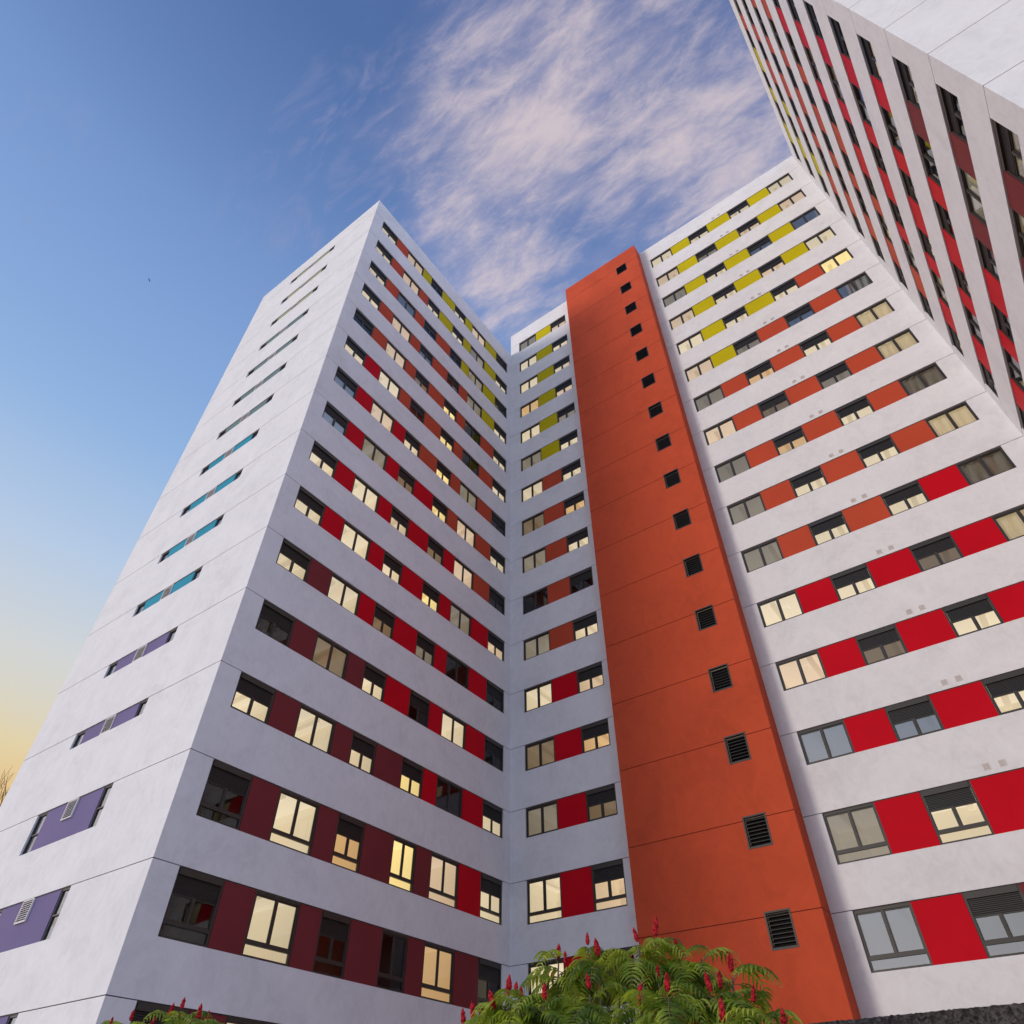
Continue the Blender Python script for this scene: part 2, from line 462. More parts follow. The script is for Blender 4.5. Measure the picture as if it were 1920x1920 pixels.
# roof and hidden sides
mb = MB()
mb.box(UGL+0.3, U0-0.3, V0+0.3, 36.8, TOPA-0.55, TOPA-0.45)
add('roof', mb.mesh('roof', [M_ROOF]), left, -left.location)
mb = MB()
mb.face([(UGL,V0,0),(UGL,37.1,0),(UGL,37.1,TOPA),(UGL,V0,TOPA)]); mb.face([(UGL,37.1,0),(U0,37.1,0),(U0,37.1,TOPA),(UGL,37.1,TOPA)])
mb.face([(UGL,V0+0.3,TOPA),(UGL+0.3,V0+0.3,TOPA),(UGL+0.3,37.1,TOPA),(UGL,37.1,TOPA)]); mb.face([(UGL,V0,TOPA),(U0,V0,TOPA),(U0,V0+0.3,TOPA),(UGL,V0+0.3,TOPA)])
mb.face([(U0-0.3,V0+0.3,TOPA),(U0,V0+0.3,TOPA),(U0,37.1,TOPA),(U0-0.3,37.1,TOPA)])
for x in (UGL+0.3, U0-0.3): mb.face([(x,V0+0.3,TOPA-0.6),(x,36.8,TOPA-0.6),(x,36.8,TOPA),(x,V0+0.3,TOPA)])
mb.face([(UGL+0.3,V0+0.3,TOPA-0.6),(U0-0.3,V0+0.3,TOPA-0.6),(U0-0.3,V0+0.3,TOPA),(UGL+0.3,V0+0.3,TOPA)])
add('parapet', mb.mesh('parapet', [M_WHITE]), left, -left.location)

# ================================================================== CENTRE BLOCK
TOPB = ZK(-0.645)
centre = thing('apartment_block', 'middle white apartment block behind the orange shaft with olive rust and red panels', 'apartment block', (-6.2, 31.0, 0))
ROWS_B = [(k, hgt(k)) for k in range(0, 16)]
LB1 = UCL - U0; LB2 = UBD - UCR
WB1 = [(0.84, 2.49), (3.90, 5.34)]; PB1 = [(2.49, 3.90)]
WB2 = [(0.64, 2.31), (3.70, 5.16), (6.75, 8.22), (9.64, 11.27)]; PB2 = [(2.31, 3.70), (5.16, 6.75), (8.22, 9.64)]
place(centre, XF_B1, facade_wall(LB1, TOPB, ROWS_B, lambda k, h: [(0.84, 5.34, ZK(k), ZK(k)-h)], 'wall', WM))
place(centre, XF_B2, facade_wall(LB2, TOPB, ROWS_B, lambda k, h: [(0.64, 11.27, ZK(k), ZK(k)-h)], 'wall', WM))
STB1 = ['GP', 'LL', 'LL', 'WP', 'LG', 'GL', 'LL', 'VW', 'GL', 'DD', 'GL', 'LP', 'VW', 'GV', 'LP', 'LD']
STB2 = ['LLLL', 'PGPP', 'GLBB', 'PLPL', 'LLLY', 'PGBB', 'GWLL', 'PVGL', 'GWLG', 'GLLL', 'GLLG', 'LLVL', 'PVLL', 'BBLL', 'GLLL', 'BBLL']
CB2 = ['YYY']*4 + ['YYR', 'YRR'] + ['RRR']*4 + ['RRr'] + ['rrr']*4 + ['rMr']
for k, h in ROWS_B:
    tall = k >= 14
    for i, (a, b) in enumerate(WB1): put_window(centre, XF_B1, a, ZK(k), b-a, tall, 1 if i == 1 else 0, STB1[k][i])
    for a, b in PB1: put_panel(centre, XF_B1, a, b, ZK(k), h, 'Y' if k <= 5 else 'R' if k <= 10 else 'r')
    for i, (a, b) in enumerate(WB2):
        cu = None
        if i == 3 and k >= 5: cu = 'half' if k == 5 else 'full'
        put_window(centre, XF_B2, a, ZK(k), b-a, tall, 1 if i in (1, 2) else 0, STB2[k][i], cu)
    for i, (a, b) in enumerate(PB2): put_panel(centre, XF_B2, a, b, ZK(k), h, CB2[k][i])
def small_grille():
    mb = MB(); w = 0.20; h = 0.20
    mb.box(0, w, -0.012, 0.01, 0, 0.018); mb.box(0, w, -0.012, 0.01, h-0.018, h)
    mb.box(0, 0.018, -0.012, 0.01, 0.018, h-0.018); mb.box(w-0.018, w, -0.012, 0.01, 0.018, h-0.018)
    mb.face([(0.018,-0.003,0.018),(w-0.018,-0.003,0.018),(w-0.018,-0.003,h-0.018),(0.018,-0.003,h-0.018)], 1)
    for i in range(5):
        z = 0.018 + (h-0.036)*(i+0.5)/5
        mb.box(0.018, w-0.018, -0.011, -0.005, z-0.008, z+0.010)
    return mb.mesh('vent_grille', [M_GRILLE, simple('grille_gap', (0.42, 0.39, 0.38), 0.9)])
SG = small_grille()
for k in range(0, 16):
    for s in (5.66, 6.10):
        x, y, rz = XF_B2(s)
        add('vent_grille', SG, centre, Vector((x, y, ZK(k)+0.165)) - centre.location, rz)
mb = MB(); mb.box(U0+0.3, UBD-0.02, VB+0.3, 36.8, TOPB-0.55, TOPB-0.45)
add('roof', mb.mesh('roof', [M_ROOF]), centre, -centre.location)
mb = MB()
mb.face([(U0,VB,TOPB),(UBD,VB,TOPB),(UBD,VB+0.3,TOPB),(U0,VB+0.3,TOPB)]); mb.face([(U0,VB+0.3,TOPB-0.6),(UBD,VB+0.3,TOPB-0.6),(UBD,VB+0.3,TOPB),(U0,VB+0.3,TOPB)])
mb.face([(U0,VB,TOPA-0.7),(U0,37.1,TOPA-0.7),(U0,37.1,TOPB),(U0,VB,TOPB)]); mb.face([(U0,37.1,0),(UBD,37.1,0),(UBD,37.1,TOPB),(U0,37.1,TOPB)])
add('parapet', mb.mesh('parapet', [M_WHITE]), centre, -centre.location)

# ================================================================== ORANGE SHAFT
TOPC = TOPB + 0.03
shaft = thing('stair_tower', 'windowless orange stair shaft with black louvres between the two white window fields', 'stair tower', (-9.16, 24.6, 0))
LC = UCR - UCL
OM = [M_ORANGE, M_JOINTO]
ROWS_C = [(k, 0) for k in range(0, 17)]
CV0, CV1 = 4.46, 5.29
def vent_holes(k, h): return [(CV0, CV1, ZK(k)+0.145, ZK(k)-0.90)]
place(shaft, XF_C, facade_wall(LC, TOPC, ROWS_C, vent_holes, 'wall', OM))
place(shaft, XF_CS, facade_wall(VB - VC, TOPC, ROWS_C, lambda k, h: [], 'wall', OM))
place(shaft, XF_CW, facade_wall(VB - VC, TOPC, ROWS_C, lambda k, h: [], 'wall', OM))
mb = MB(); mb.face([(UCL,VC,TOPC),(UCR,VC,TOPC),(UCR,VB+0.6,TOPC),(UCL,VB+0.6,TOPC)])
mb.face([(UCL,VB+0.6,TOPC),(UCR,VB+0.6,TOPC),(UCR,VB+0.6,TOPC-0.7),(UCL,VB+0.6,TOPC-0.7)])
for x in (UCL, UCR): mb.face([(x,VB,TOPC),(x,VB+0.6,TOPC),(x,VB+0.6,TOPC-0.7),(x,VB,TOPC-0.7)])
add('roof', mb.mesh('roof', [M_ORANGE]), shaft, -shaft.location)
def louvre():
    w = CV1-CV0; h = 1.045; ft = 0.05; mb = MB()
    mb.box(0, ft, -0.012, 0.10, -h, 0); mb.box(w-ft, w, -0.012, 0.10, -h, 0)
    mb.box(ft, w-ft, -0.012, 0.10, -ft, 0); mb.box(ft, w-ft, -0.012, 0.10, -h, -h+ft)
    mb.face([(ft,0.17,-h+ft),(w-ft,0.17,-h+ft),(w-ft,0.17,-ft),(ft,0.17,-ft)], 1)
    n = 8; p = (h-2*ft)/n
    for i in range(n):
        z = -ft-p*(i+1)
        a = [(ft,0.01,z+0.006),(w-ft,0.01,z+0.006),(w-ft,0.12,z+p*0.62),(ft,0.12,z+p*0.62)]
        mb.face(a, 0); mb.face([(x, y, zz+0.014) for x, y, zz in a], 0)
        mb.face([(ft,0.01,z+0.006),(w-ft,0.01,z+0.006),(w-ft,0.01,z+0.020),(ft,0.01,z+0.020)], 0)
    return mb.mesh('louvre_vent', [M_LOUV, M_DARK])
LV = louvre()
for k in range(0, 17):
    x, y, rz = XF_C(CV0)
    add('louvre_vent', LV, shaft, Vector((x, y, ZK(k)+0.145)) - shaft.location, rz)

# ================================================================== RIGHT TOWER
right = thing('apartment_tower', 'right white apartment tower looming overhead with steep rows of windows and a blank end wall', 'apartment tower', (12.1, 17.0, 0))
TOPD = ZK(-0.58)
ROWS_D = [(k, hgt(k)) for k in range(0, 16)]
WD = [(LA-b, LA-a) for a, b in WA]; PD = [(LA-b, LA-a) for a, b in PA]
place(right, XF_D, facade_wall(LA, TOPD, ROWS_D, lambda k, h: [(LA-14.90, LA-0.79, ZK(k), ZK(k)-h)], 'wall', WM))
place(right, XF_E, facade_wall(12.23, TOPD, ROWS_D, lambda k, h: [], 'wall', WM))
rs = random.Random(11)
for k, h in ROWS_D:
    tall = k >= 14
    cc = COLA[min(16, k+2)]
    for i, (a, b) in enumerate(WD):
        sh = 1 if i in (0, 2, 5) or (i == 3 and k < 14) else 0
        st = rs.choice('DDDVGLBDPV')
        put_window(right, XF_D, a, ZK(k), b-a, tall, sh, st)
    for i, (a, b) in enumerate(PD): put_panel(right, XF_D, a, b, ZK(k), h, cc[i])
mb = MB(); mb.box(UBD+0.3, 17.95, V0+0.3, 36.8, TOPD-0.55, TOPD-0.45)
add('roof', mb.mesh('roof', [M_ROOF]), right, -right.location)
mb = MB()
mb.face([(18.258,V0,0),(18.258,37.1,0),(18.258,37.1,TOPD),(18.258,V0,TOPD)]); mb.face([(UBD,37.1,0),(18.258,37.1,0),(18.258,37.1,TOPD),(UBD,37.1,TOPD)])
mb.face([(UBD,V0,TOPD),(18.258,V0,TOPD),(18.258,V0+0.3,TOPD),(UBD,V0+0.3,TOPD)]); mb.face([(UBD,V0+0.3,TOPD),(UBD+0.3,V0+0.3,TOPD),(UBD+0.3,37.1,TOPD),(UBD,37.1,TOPD)])
mb.face([(UBD+0.3,V0+0.3,TOPD-0.6),(UBD+0.3,36.8,TOPD-0.6),(UBD+0.3,36.8,TOPD),(UBD+0.3,V0+0.3,TOPD)])
mb.face([(UBD+0.3,V0+0.3,TOPD-0.6),(18.2,V0+0.3,TOPD-0.6),(18.2,V0+0.3,TOPD),(UBD+0.3,V0+0.3,TOPD)])
add('parapet', mb.mesh('parapet', [M_WHITE]), right, -right.location)

# ================================================================== ROUGH STONE GARDEN WALL
def build_stone_wall():
    m, nt, n, l = newmat('dark_rough_stone')
    out = n('ShaderNodeOutputMaterial'); b = n('ShaderNodeBsdfPrincipled'); l(b.outputs[0], out.inputs[0])
    b.inputs['Roughness'].default_value = 0.95; b.inputs['Specular IOR Level'].default_value = 0.15
    geo = n('ShaderNodeNewGeometry')
    v = n('ShaderNodeTexVoronoi'); v.inputs['Scale'].default_value = 38; l(geo.outputs['Position'], v.inputs['Vector'])
    nz = n('ShaderNodeTexNoise'); nz.inputs['Scale'].default_value = 40; nz.inputs['Detail'].default_value = 6; l(geo.outputs['Position'], nz.inputs['Vector'])
    mx = n('ShaderNodeMix'); mx.data_type = 'FLOAT'; mx.inputs[0].default_value = 0.5; l(v.outputs['Color'], mx.inputs[2]); l(nz.outputs[0], mx.inputs[3])
    l(ramp(nt, mx.outputs[0], [(0.25, (0.022, 0.019, 0.018)), (0.5, (0.060, 0.052, 0.048)), (0.75, (0.115, 0.10, 0.095))]), b.inputs['Base Color'])
    bp = n('ShaderNodeBump'); bp.inputs['Strength'].default_value = 0.8; bp.inputs['Distance'].default_value = 0.02
    l(v.outputs['Distance'], bp.inputs['Height']); l(bp.outputs[0], b.inputs['Normal'])
    x0, x1, y0, y1, zt = -7.0, 5.2, 8.5, 8.85, 2.716
    st = 0.022
    # profile: up the front, over the top, down the back
    prof = [(y0, z) for z in (0.0, 0.6, 1.2)] + [(y0, 1.5 + i*st) for i in range(int((zt-1.5)/st)+1)]
    prof += [(y0 + st*i, zt) for i in range(1, int((y1-y0)/st))] + [(y1, zt), (y1, zt-0.5), (y1, 1.0), (y1, 0.0)]
    nx = int((x1-x0)/st)
    vs, fs = [], []
    for i in range(nx+1):
        x = x0 + (x1-x0)*i/nx
        for (y, z) in prof:
            p = Vector((x, y, z))
            d = 0.0
            if z > 1.4:
                d = 0.003*noise.noise(p*14) + 0.010*noise.noise(p*36+Vector((5,1,2))) + 0.010*abs(noise.noise(p*70))
            vs.append((x + 0.3*d, y - d*(1 if y < y1-0.01 else -1)*0.9, z + (d*0.8 if z >= zt-1e-6 else 0)))
    k = len(prof)
    for i in range(nx):
        for j in range(k-1):
            fs.append((i*k+j, (i+1)*k+j, (i+1)*k+j+1, i*k+j+1))
    fs.append(tuple(range(k))); fs.append(tuple(nx*k+j for j in reversed(range(k))))
    me = bpy.data.meshes.new('garden_wall'); me.from_pydata(vs, [], fs); me.materials.append(m)
    o = add('garden_wall', me); o['label'] = 'low dark rough pebbled garden wall in front of the middle block'; o['category'] = 'wall'
build_stone_wall()

# ================================================================== SUMAC TREES
def leaf_mat(name):
    m, nt, n, l = newmat(name)
    out = n('ShaderNodeOutputMaterial')
    geo = n('ShaderNodeNewGeometry')
    nz = n('ShaderNodeTexNoise'); nz.inputs['Scale'].default_value = 3.5; nz.inputs['Detail'].default_value = 3
    l(geo.outputs['Position'], nz.inputs['Vector'])
    c = ramp(nt, nz.outputs[0], [(0.38, (0.065, 0.115, 0.014)), (0.5, (0.20, 0.28, 0.026)), (0.62, (0.40, 0.47, 0.055))])
    d = n('ShaderNodeBsdfPrincipled'); d.inputs['Roughness'].default_value = 0.48; d.inputs['Specular IOR Level'].default_value = 0.35
    l(c, d.inputs['Base Color'])
    t = n('ShaderNodeBsdfTranslucent')
    c2 = ramp(nt, nz.outputs[0], [(0.38, (0.14, 0.26, 0.02)), (0.62, (0.52, 0.62, 0.05))]); l(c2, t.inputs[0])
    mx = n('ShaderNodeMixShader'); mx.inputs[0].default_value = 0.42
    l(d.outputs[0], mx.inputs[1]); l(t.outputs[0], mx.inputs[2]); l(mx.outputs[0], out.inputs[0])
    return m
M_LEAF = leaf_mat('sumac_leaf')
M_STEM = simple('leaf_stalk', (0.20, 0.15, 0.05), 0.6)
M_BARK = simple('sumac_bark', (0.11, 0.080, 0.058), 0.85, scale=8, var=0.3)
M_FRUIT = simple('sumac_fruit', (0.34, 0.016, 0.022), 0.85, spec=0.1, scale=45, var=0.75)
M_TWIG = simple('bare_bark', (0.085, 0.060, 0.045), 0.9, scale=6, var=0.2)

def frond(mb, base, dirv, length, rnd, droop):
    """pinnate leaf: arching stalk with drooping paired leaflets"""
    d = dirv.normalized(); pts = []; p = Vector(base)
    n = 13; seg = length/n
    side0 = d.cross(Vector((0,0,1)))
    if side0.length < 1e-3: side0 = Vector((1,0,0))
    side0.normalize()
    cur = d.copy()
    frames = []
    for i in range(n+1):
        pts.append(p.copy()); frames.append(cur.copy())
        cur = (cur + Vector((0,0,-1))*droop*(0.35+i/n)).normalized()
        p = p + cur*seg
    mb.tube(pts, [0.0042*(1-0.7*i/n) for i in range(n+1)], 4, 1, False)
    for i in range(2, n+1):
        t = i/n
        ll = length*0.42*math.sin(PI*(0.16+0.80*t)**0.9)*rnd.uniform(0.85, 1.1) + 0.012
        wd = ll*0.088
        fw = frames[i]; side = fw.cross(Vector((0,0,1)))
        if side.length < 1e-3: side = side0.copy()
        side.normalize()
        if side.dot(side0) < 0: side = -side
        upv = side.cross(fw).normalized()
        for sg in (-1, 1):
            a = Vector(pts[i]); q = (side*sg*0.93 + fw*0.42 + upv*0.16).normalized()
            w0 = fw.copy()
            row = []
            tw = rnd.uniform(-0.35, 0.35); dr = rnd.uniform(0.34, 0.60)
            for j, ws in enumerate((0.35, 1.0, 0.85, 0.45, 0.0)):
                wv = (w0 + upv*tw).normalized()*wd*ws
                row.append((a - wv, a + wv))
                a = a + q*ll/4
                q = (q + Vector((0,0,-1))*dr).normalized()
            for j in range(3):
                mb.face([row[j][0], row[j+1][0], row[j+1][1], row[j][1]], 0)
            mb.face([row[3][0], row[4][0], row[3][1]], 0)

def fruit_mesh(seed):
    r = random.Random(seed); mb = MB(); nu, nv = 14, 13; vs = []; L = 0.165
    for j in range(nv+1):
        t = j/nv
        rad = 0.029*(math.sin(PI*min(1, t*1.25+0.12))**0.7 if t < 0.55 else (1-((t-0.55)/0.45)**1.4)*0.93+0.03)
        for i in range(nu):
            a = 2*PI*i/nu + 0.22*(j % 2)
            q = rad*(1+r.uniform(-0.26, 0.26))
            mb.v.append((q*math.cos(a), q*math.sin(a), L*t + r.uniform(-0.004, 0.004)))
    for j in range(nv):
        for i in range(nu):
            mb.f.append((j*nu+i, j*nu+(i+1) % nu, (j+1)*nu+(i+1) % nu, (j+1)*nu+i)); mb.m.append(0)
    mb.f.append(tuple(nv*nu+i for i in range(nu))); mb.m.append(0)
    mb.f.append(tuple(reversed(range(nu)))); mb.m.append(0)
    return mb.mesh('fruit_cluster', [M_FRUIT])
FR = [fruit_mesh(i) for i in range(4)]

def sumac(root, tf, tl, roots, seed, fl, xmax=99):
    rnd = random.Random(seed)
    R = root.location
    crown = MB(); trunk = MB()
    tips = [(Vector(p), True) for p in tf] + [(Vector(p) + Vector((0, 0, rnd.uniform(-0.12, 0.10))), False) for i, p in enumerate(tl) if i % 4]
    tips = [(t, f) for t, f in tips if t.x < xmax]
    for tip, fruit in tips:
        # stem: from the nearest root up through a fork point to the tip
        r = min(roots, key=lambda q: (Vector((q[0], q[1], 0)) - Vector((tip.x, tip.y, 0))).length)
        b = Vector((r[0], r[1], 0.0)); fork = b + Vector(((tip.x-b.x)*0.22, (tip.y-b.y)*0.22, 0.9 + rnd.uniform(-0.2, 0.3)))
        mid = fork.lerp(tip, 0.55) + Vector((rnd.uniform(-0.06, 0.06), rnd.uniform(-0.06, 0.06), -0.10)) + Vector((tip.x-b.x, tip.y-b.y, 0))*0.10
        base_t = tip + Vector((0, 0, -0.05))
        trunk.tube([b-R, fork-R, mid-R, base_t-R], [0.026, 0.020, 0.013, 0.007], 6, 0)
        nf = 7 if fruit else 5
        out = Vector((tip.x-b.x, tip.y-b.y, 0)); ph = rnd.uniform(0, 2*PI)
        for i in range(nf):
            a = ph + 2*PI*i/nf + rnd.uniform(-0.3, 0.3)
            el = rnd.uniform(0.35, 1.0) if i % 2 else rnd.uniform(-0.15, 0.45)
            dv = Vector((math.cos(a)*math.cos(el), math.sin(a)*math.cos(el), math.sin(el)))
            bt = base_t + Vector((0, 0, -rnd.uniform(0.0, 0.16)))
            frond(crown, bt - R, dv, fl*rnd.uniform(0.78, 1.18), rnd, rnd.uniform(0.17, 0.34))
    add('trunk', trunk.mesh('trunk', [M_BARK], True), root)
    add('crown', crown.mesh('crown', [M_LEAF, M_STEM], True), root)
    for i, p in enumerate(tf):
        if p[0] > xmax + 0.25: continue
        f = add('fruit_cluster', FR[i % 4], root, Vector(p) - R + Vector((0, 0, -0.01)))
        s = rnd.uniform(0.60, 0.98)
        f.rotation_euler = (rnd.uniform(-0.22, 0.22), rnd.uniform(-0.22, 0.22), rnd.uniform(0, 6))
        f.scale = (s, s, s*rnd.uniform(0.9, 1.1))

TF = [(-3.76, 6.35, 3.18), (-3.93, 6.1, 3.05), (-3.95, 6.25, 3.04), (-3.55, 6.17, 3.04), (-3.2, 6.27, 3.12), (-3.17, 6.57, 3.22), (-3.17, 6.72, 3.1), (-3.0, 6.66, 3.08), (-4.15, 6.31, 2.93), (-3.47, 5.84, 2.74), (-4.32, 5.97, 2.78), (-4.09, 5.74, 2.7), (-3.81, 5.68, 2.67), (-4.19, 5.69, 2.74), (-4.28, 5.61, 2.65), (-4.7, 5.97, 2.63), (-4.83, 5.88, 2.62), (-4.72, 5.9, 2.63), (-3.39, 6.47, 2.96), (-2.76, 5.81, 2.65), (-2.97, 5.74, 2.58), (-2.53, 6.1, 2.67), (-2.49, 6.21, 2.7), (-2.48, 6.48, 2.85), (-2.23, 6.17, 2.58), (-1.72, 5.47, 2.38), (-1.88, 5.7, 2.35), (-3.84, 6.34, 2.96), (-1.6, 5.61, 2.31), (-2.21, 5.46, 2.38), (-2.99, 6.15, 2.81)]
TL = [(-3.4, 6.17, 3.02), (-2.9, 6.9, 3.16), (-2.84, 6.54, 2.91), (-3.33, 6.08, 2.77), (-3.67, 5.77, 2.68), (-3.5, 6.0, 2.59), (-3.96, 5.73, 2.58), (-2.38, 6.39, 2.75), (-2.23, 6.53, 2.84), (-2.02, 6.06, 2.63), (-1.83, 6.06, 2.65), (-2.0, 5.78, 2.44), (-2.64, 5.8, 2.56), (-2.29, 5.54, 2.46), (-2.7, 5.54, 2.45), (-3.07, 5.72, 2.42), (-3.3, 5.18, 2.38), (-3.78, 5.19, 2.42), (-2.46, 5.59, 2.36), (-2.02, 5.35, 2.3), (-1.72, 5.46, 2.27), (-3.65, 5.35, 2.36), (-3.05, 5.19, 2.28), (-2.87, 5.65, 2.31), (-2.15, 5.09, 2.19), (-1.86, 5.24, 2.19), (-3.94, 5.13, 2.34), (-3.0, 6.48, 2.98), (-3.1, 6.17, 2.9), (-3.24, 5.81, 2.65), (-2.89, 6.29, 2.79), (-3.48, 5.72, 2.62), (-2.91, 5.89, 2.59), (-2.42, 6.2, 2.62)]
SF = [(-8.99, 5.68, 3.07), (-9.11, 5.62, 2.99), (-8.68, 5.73, 2.95), (-8.98, 6.08, 2.97), (-10.01, 5.97, 3.01), (-10.11, 5.73, 3.05), (-10.62, 5.77, 3.04), (-8.96, 5.67, 2.92)]
SL = [(-10.52, 5.85, 3.02), (-8.7, 5.6, 2.96), (-9.74, 6.02, 2.98), (-9.35, 6.16, 2.97), (-10.58, 6.19, 3.03), (-10.59, 6.02, 2.99), (-10.16, 6.16, 2.92), (-8.65, 5.5, 2.75), (-8.43, 5.69, 2.75), (-11.2, 6.16, 2.99), (-8.69, 6.02, 2.77), (-8.76, 5.74, 2.68), (-10.26, 6.11, 2.81)]
s1 = thing('sumac_tree', 'large sumac with feathery leaves and red cones in front of the orange shaft', 'tree', (-3.1, 6.0, 0))
sumac(s1, TF, TL, [(-3.6, 5.95), (-2.9, 6.15), (-2.2, 5.9), (-4.2, 5.9)], 3, 0.44, -2.12)
s2 = thing('sumac_tree', 'small sumac with red cones at the foot of the left tower', 'tree', (-9.6, 5.9, 0))
sumac(s2, SF, SL, [(-9.0, 5.85), (-10.3, 5.95)], 5, 0.44)

# ================================================================== BARE TREE, BIRD
bare = thing('bare_tree', 'leafless brown tree peeping out behind the left tower', 'tree', (-44.0, 15.3, 0))
tr = MB(); cr = MB(); rb = random.Random(21)
def branch(p, d, ln, r, lev):
    pts = [p]; rad = [r]; q = p.copy(); dd = d.copy()
    for i in range(4):
        dd = (dd + Vector((rb.uniform(-.16, .16), rb.uniform(-.16, .16), 0.07))).normalized()
        q = q + dd*ln/4; pts.append(q.copy()); rad.append(r*(1-0.13*(i+1)))
    (tr if lev < 2 else cr).tube(pts, rad, 6 if lev < 3 else 4)
    if lev >= 6: return
    for i in range(3 if lev < 5 else 4):
        j = 4 if i == 0 else rb.randint(1, 4)
        ax = Vector((rb.uniform(-1, 1), rb.uniform(-1, 1), rb.uniform(-0.15, 0.9))).normalized()
        nd = (dd + ax*(0.35 if i == 0 else 0.85)).normalized()
        branch(pts[j], nd, ln*rb.uniform(0.62, 0.80), max(0.012, rad[j]*(0.74 if i == 0 else 0.55)), lev+1)
branch(Vector((0, 0, 0)), Vector((0.02, 0, 1)), 5.85, 0.28, 0)
add('trunk', tr.mesh('trunk', [M_TWIG], True), bare); add('crown', cr.mesh('crown', [M_TWIG], True), bare)

bird = MB()
bird.tube([(-0.17,0,0),(-0.10,0,0.01),(0,0,0.012),(0.10,0,0.01),(0.16,0,0.02)], [0.012,0.032,0.046,0.032,0.010], 8)
bird.face([(-0.15,0,0.005),(-0.26,-0.05,0),(-0.27,0,0.0),(-0.26,0.05,0)])
for sg in (-1, 1):
    for th in (0.0, 0.008):
        bird.face([(0.07,sg*0.03,0.02+th),(0.05,sg*0.22,0.09+th),(-0.06,sg*0.22,0.085+th),(-0.07,sg*0.03,0.015+th)])
        bird.face([(0.05,sg*0.22,0.09+th),(-0.06,sg*0.42,0.05+th),(-0.10,sg*0.40,0.05+th),(-0.06,sg*0.22,0.085+th)])
bo = add('bird', bird.mesh('bird', [simple('dark_feathers', (0.03, 0.03, 0.035), 0.7)], True), None, (-66.04, 6.63, 87.72+CAMZ), 0.7)
bo.scale = (0.75, 0.75, 0.75)
bo['label'] = 'tiny dark bird gliding in the open blue sky left of the towers'; bo['category'] = 'bird'

# ================================================================== GROUND
def ground():
    m, nt, n, l = newmat('plaza_paving')
    out = n('ShaderNodeOutputMaterial'); b = n('ShaderNodeBsdfPrincipled'); l(b.outputs[0], out.inputs[0])
    b.inputs['Roughness'].default_value = 0.85
    geo = n('ShaderNodeNewGeometry')
    br = n('ShaderNodeTexBrick'); br.inputs['Scale'].default_value = 1.0; br.inputs['Mortar Size'].default_value = 0.008
    br.inputs['Brick Width'].default_value = 0.6; br.inputs['Row Height'].default_value = 0.3
    br.inputs['Color1'].default_value = (0.52, 0.39, 0.27, 1); br.inputs['Color2'].default_value = (0.44, 0.33, 0.24, 1); br.inputs['Mortar'].default_value = (0.12, 0.11, 0.10, 1)
    l(geo.outputs['Position'], br.inputs['Vector']); l(br.outputs[0], b.inputs['Base Color'])
    mb = MB(); S = 900
    mb.face([(-S,-S,0),(S,-S,0),(S,S,0),(-S,S,0)])
    o = add('ground', mb.mesh('ground', [m])); o['kind'] = 'structure'
ground()

# ================================================================== SUN, SKY, CAMERA
SUN = Vector((-0.53, -0.848, 0.0)).normalized(); ELEV = math.radians(6.0)
sd = Vector((SUN.x*math.cos(ELEV), SUN.y*math.cos(ELEV), math.sin(ELEV)))
ld = bpy.data.lights.new('sun', 'SUN'); ld.energy = 1.5; ld.angle = math.radians(16); ld.color = (1.0, 0.86, 0.72)
lo = bpy.data.objects.new('sun', ld); COL.objects.link(lo)
lo.rotation_euler = (-sd).to_track_quat('-Z', 'Y').to_euler(); lo.location = (-40, -60, 60)

w = bpy.data.worlds.new('World'); scene.world = w; w.use_nodes = True
nt = w.node_tree; nt.nodes.clear(); n = nt.nodes.new; l = nt.links.new
wo = n('ShaderNodeOutputWorld'); bg = n('ShaderNodeBackground'); l(bg.outputs[0], wo.inputs[0])
BG = 0.10; bg.inputs['Strength'].default_value = BG
sky = n('ShaderNodeTexSky'); sky.sky_type = 'NISHITA'; sky.sun_disc = False
sky.sun_elevation = ELEV; sky.sun_rotation = math.atan2(sd.x, sd.y); sky.air_density = 1.0; sky.dust_density = 1.0; sky.ozone_density = 1.5
def mth(op, a, b=None, c=None, clamp=False):
    x = n('ShaderNodeMath'); x.operation = op; x.use_clamp = clamp
    for i, v in enumerate((a, b, c)):
        if v is None: continue
        if isinstance(v, (int, float)): x.inputs[i].default_value = v
        else: l(v, x.inputs[i])
    return x.outputs[0]
def smooth(x, a, b):
    r = n('ShaderNodeMapRange'); r.interpolation_type = 'SMOOTHSTEP'
    r.inputs['From Min'].default_value = a; r.inputs['From Max'].default_value = b
    l(x, r.inputs['Value']); return r.outputs[0]
def mixc(f, a, b):
    x = n('ShaderNodeMix'); x.data_type = 'RGBA'
    if isinstance(f, (int, float)): x.inputs[0].default_value = f
    else: l(f, x.inputs[0])
    for i, v in ((6, a), (7, b)):
        if isinstance(v, tuple): x.inputs[i].default_value = (*v, 1)
        else: l(v, x.inputs[i])
    return x.outputs[2]
tc = n('ShaderNodeTexCoord'); sp = n('ShaderNodeSeparateXYZ'); l(tc.outputs['Generated'], sp.inputs[0])
X, Y, Zd = sp.outputs
zc = mth('MAXIMUM', Zd, 0.02)
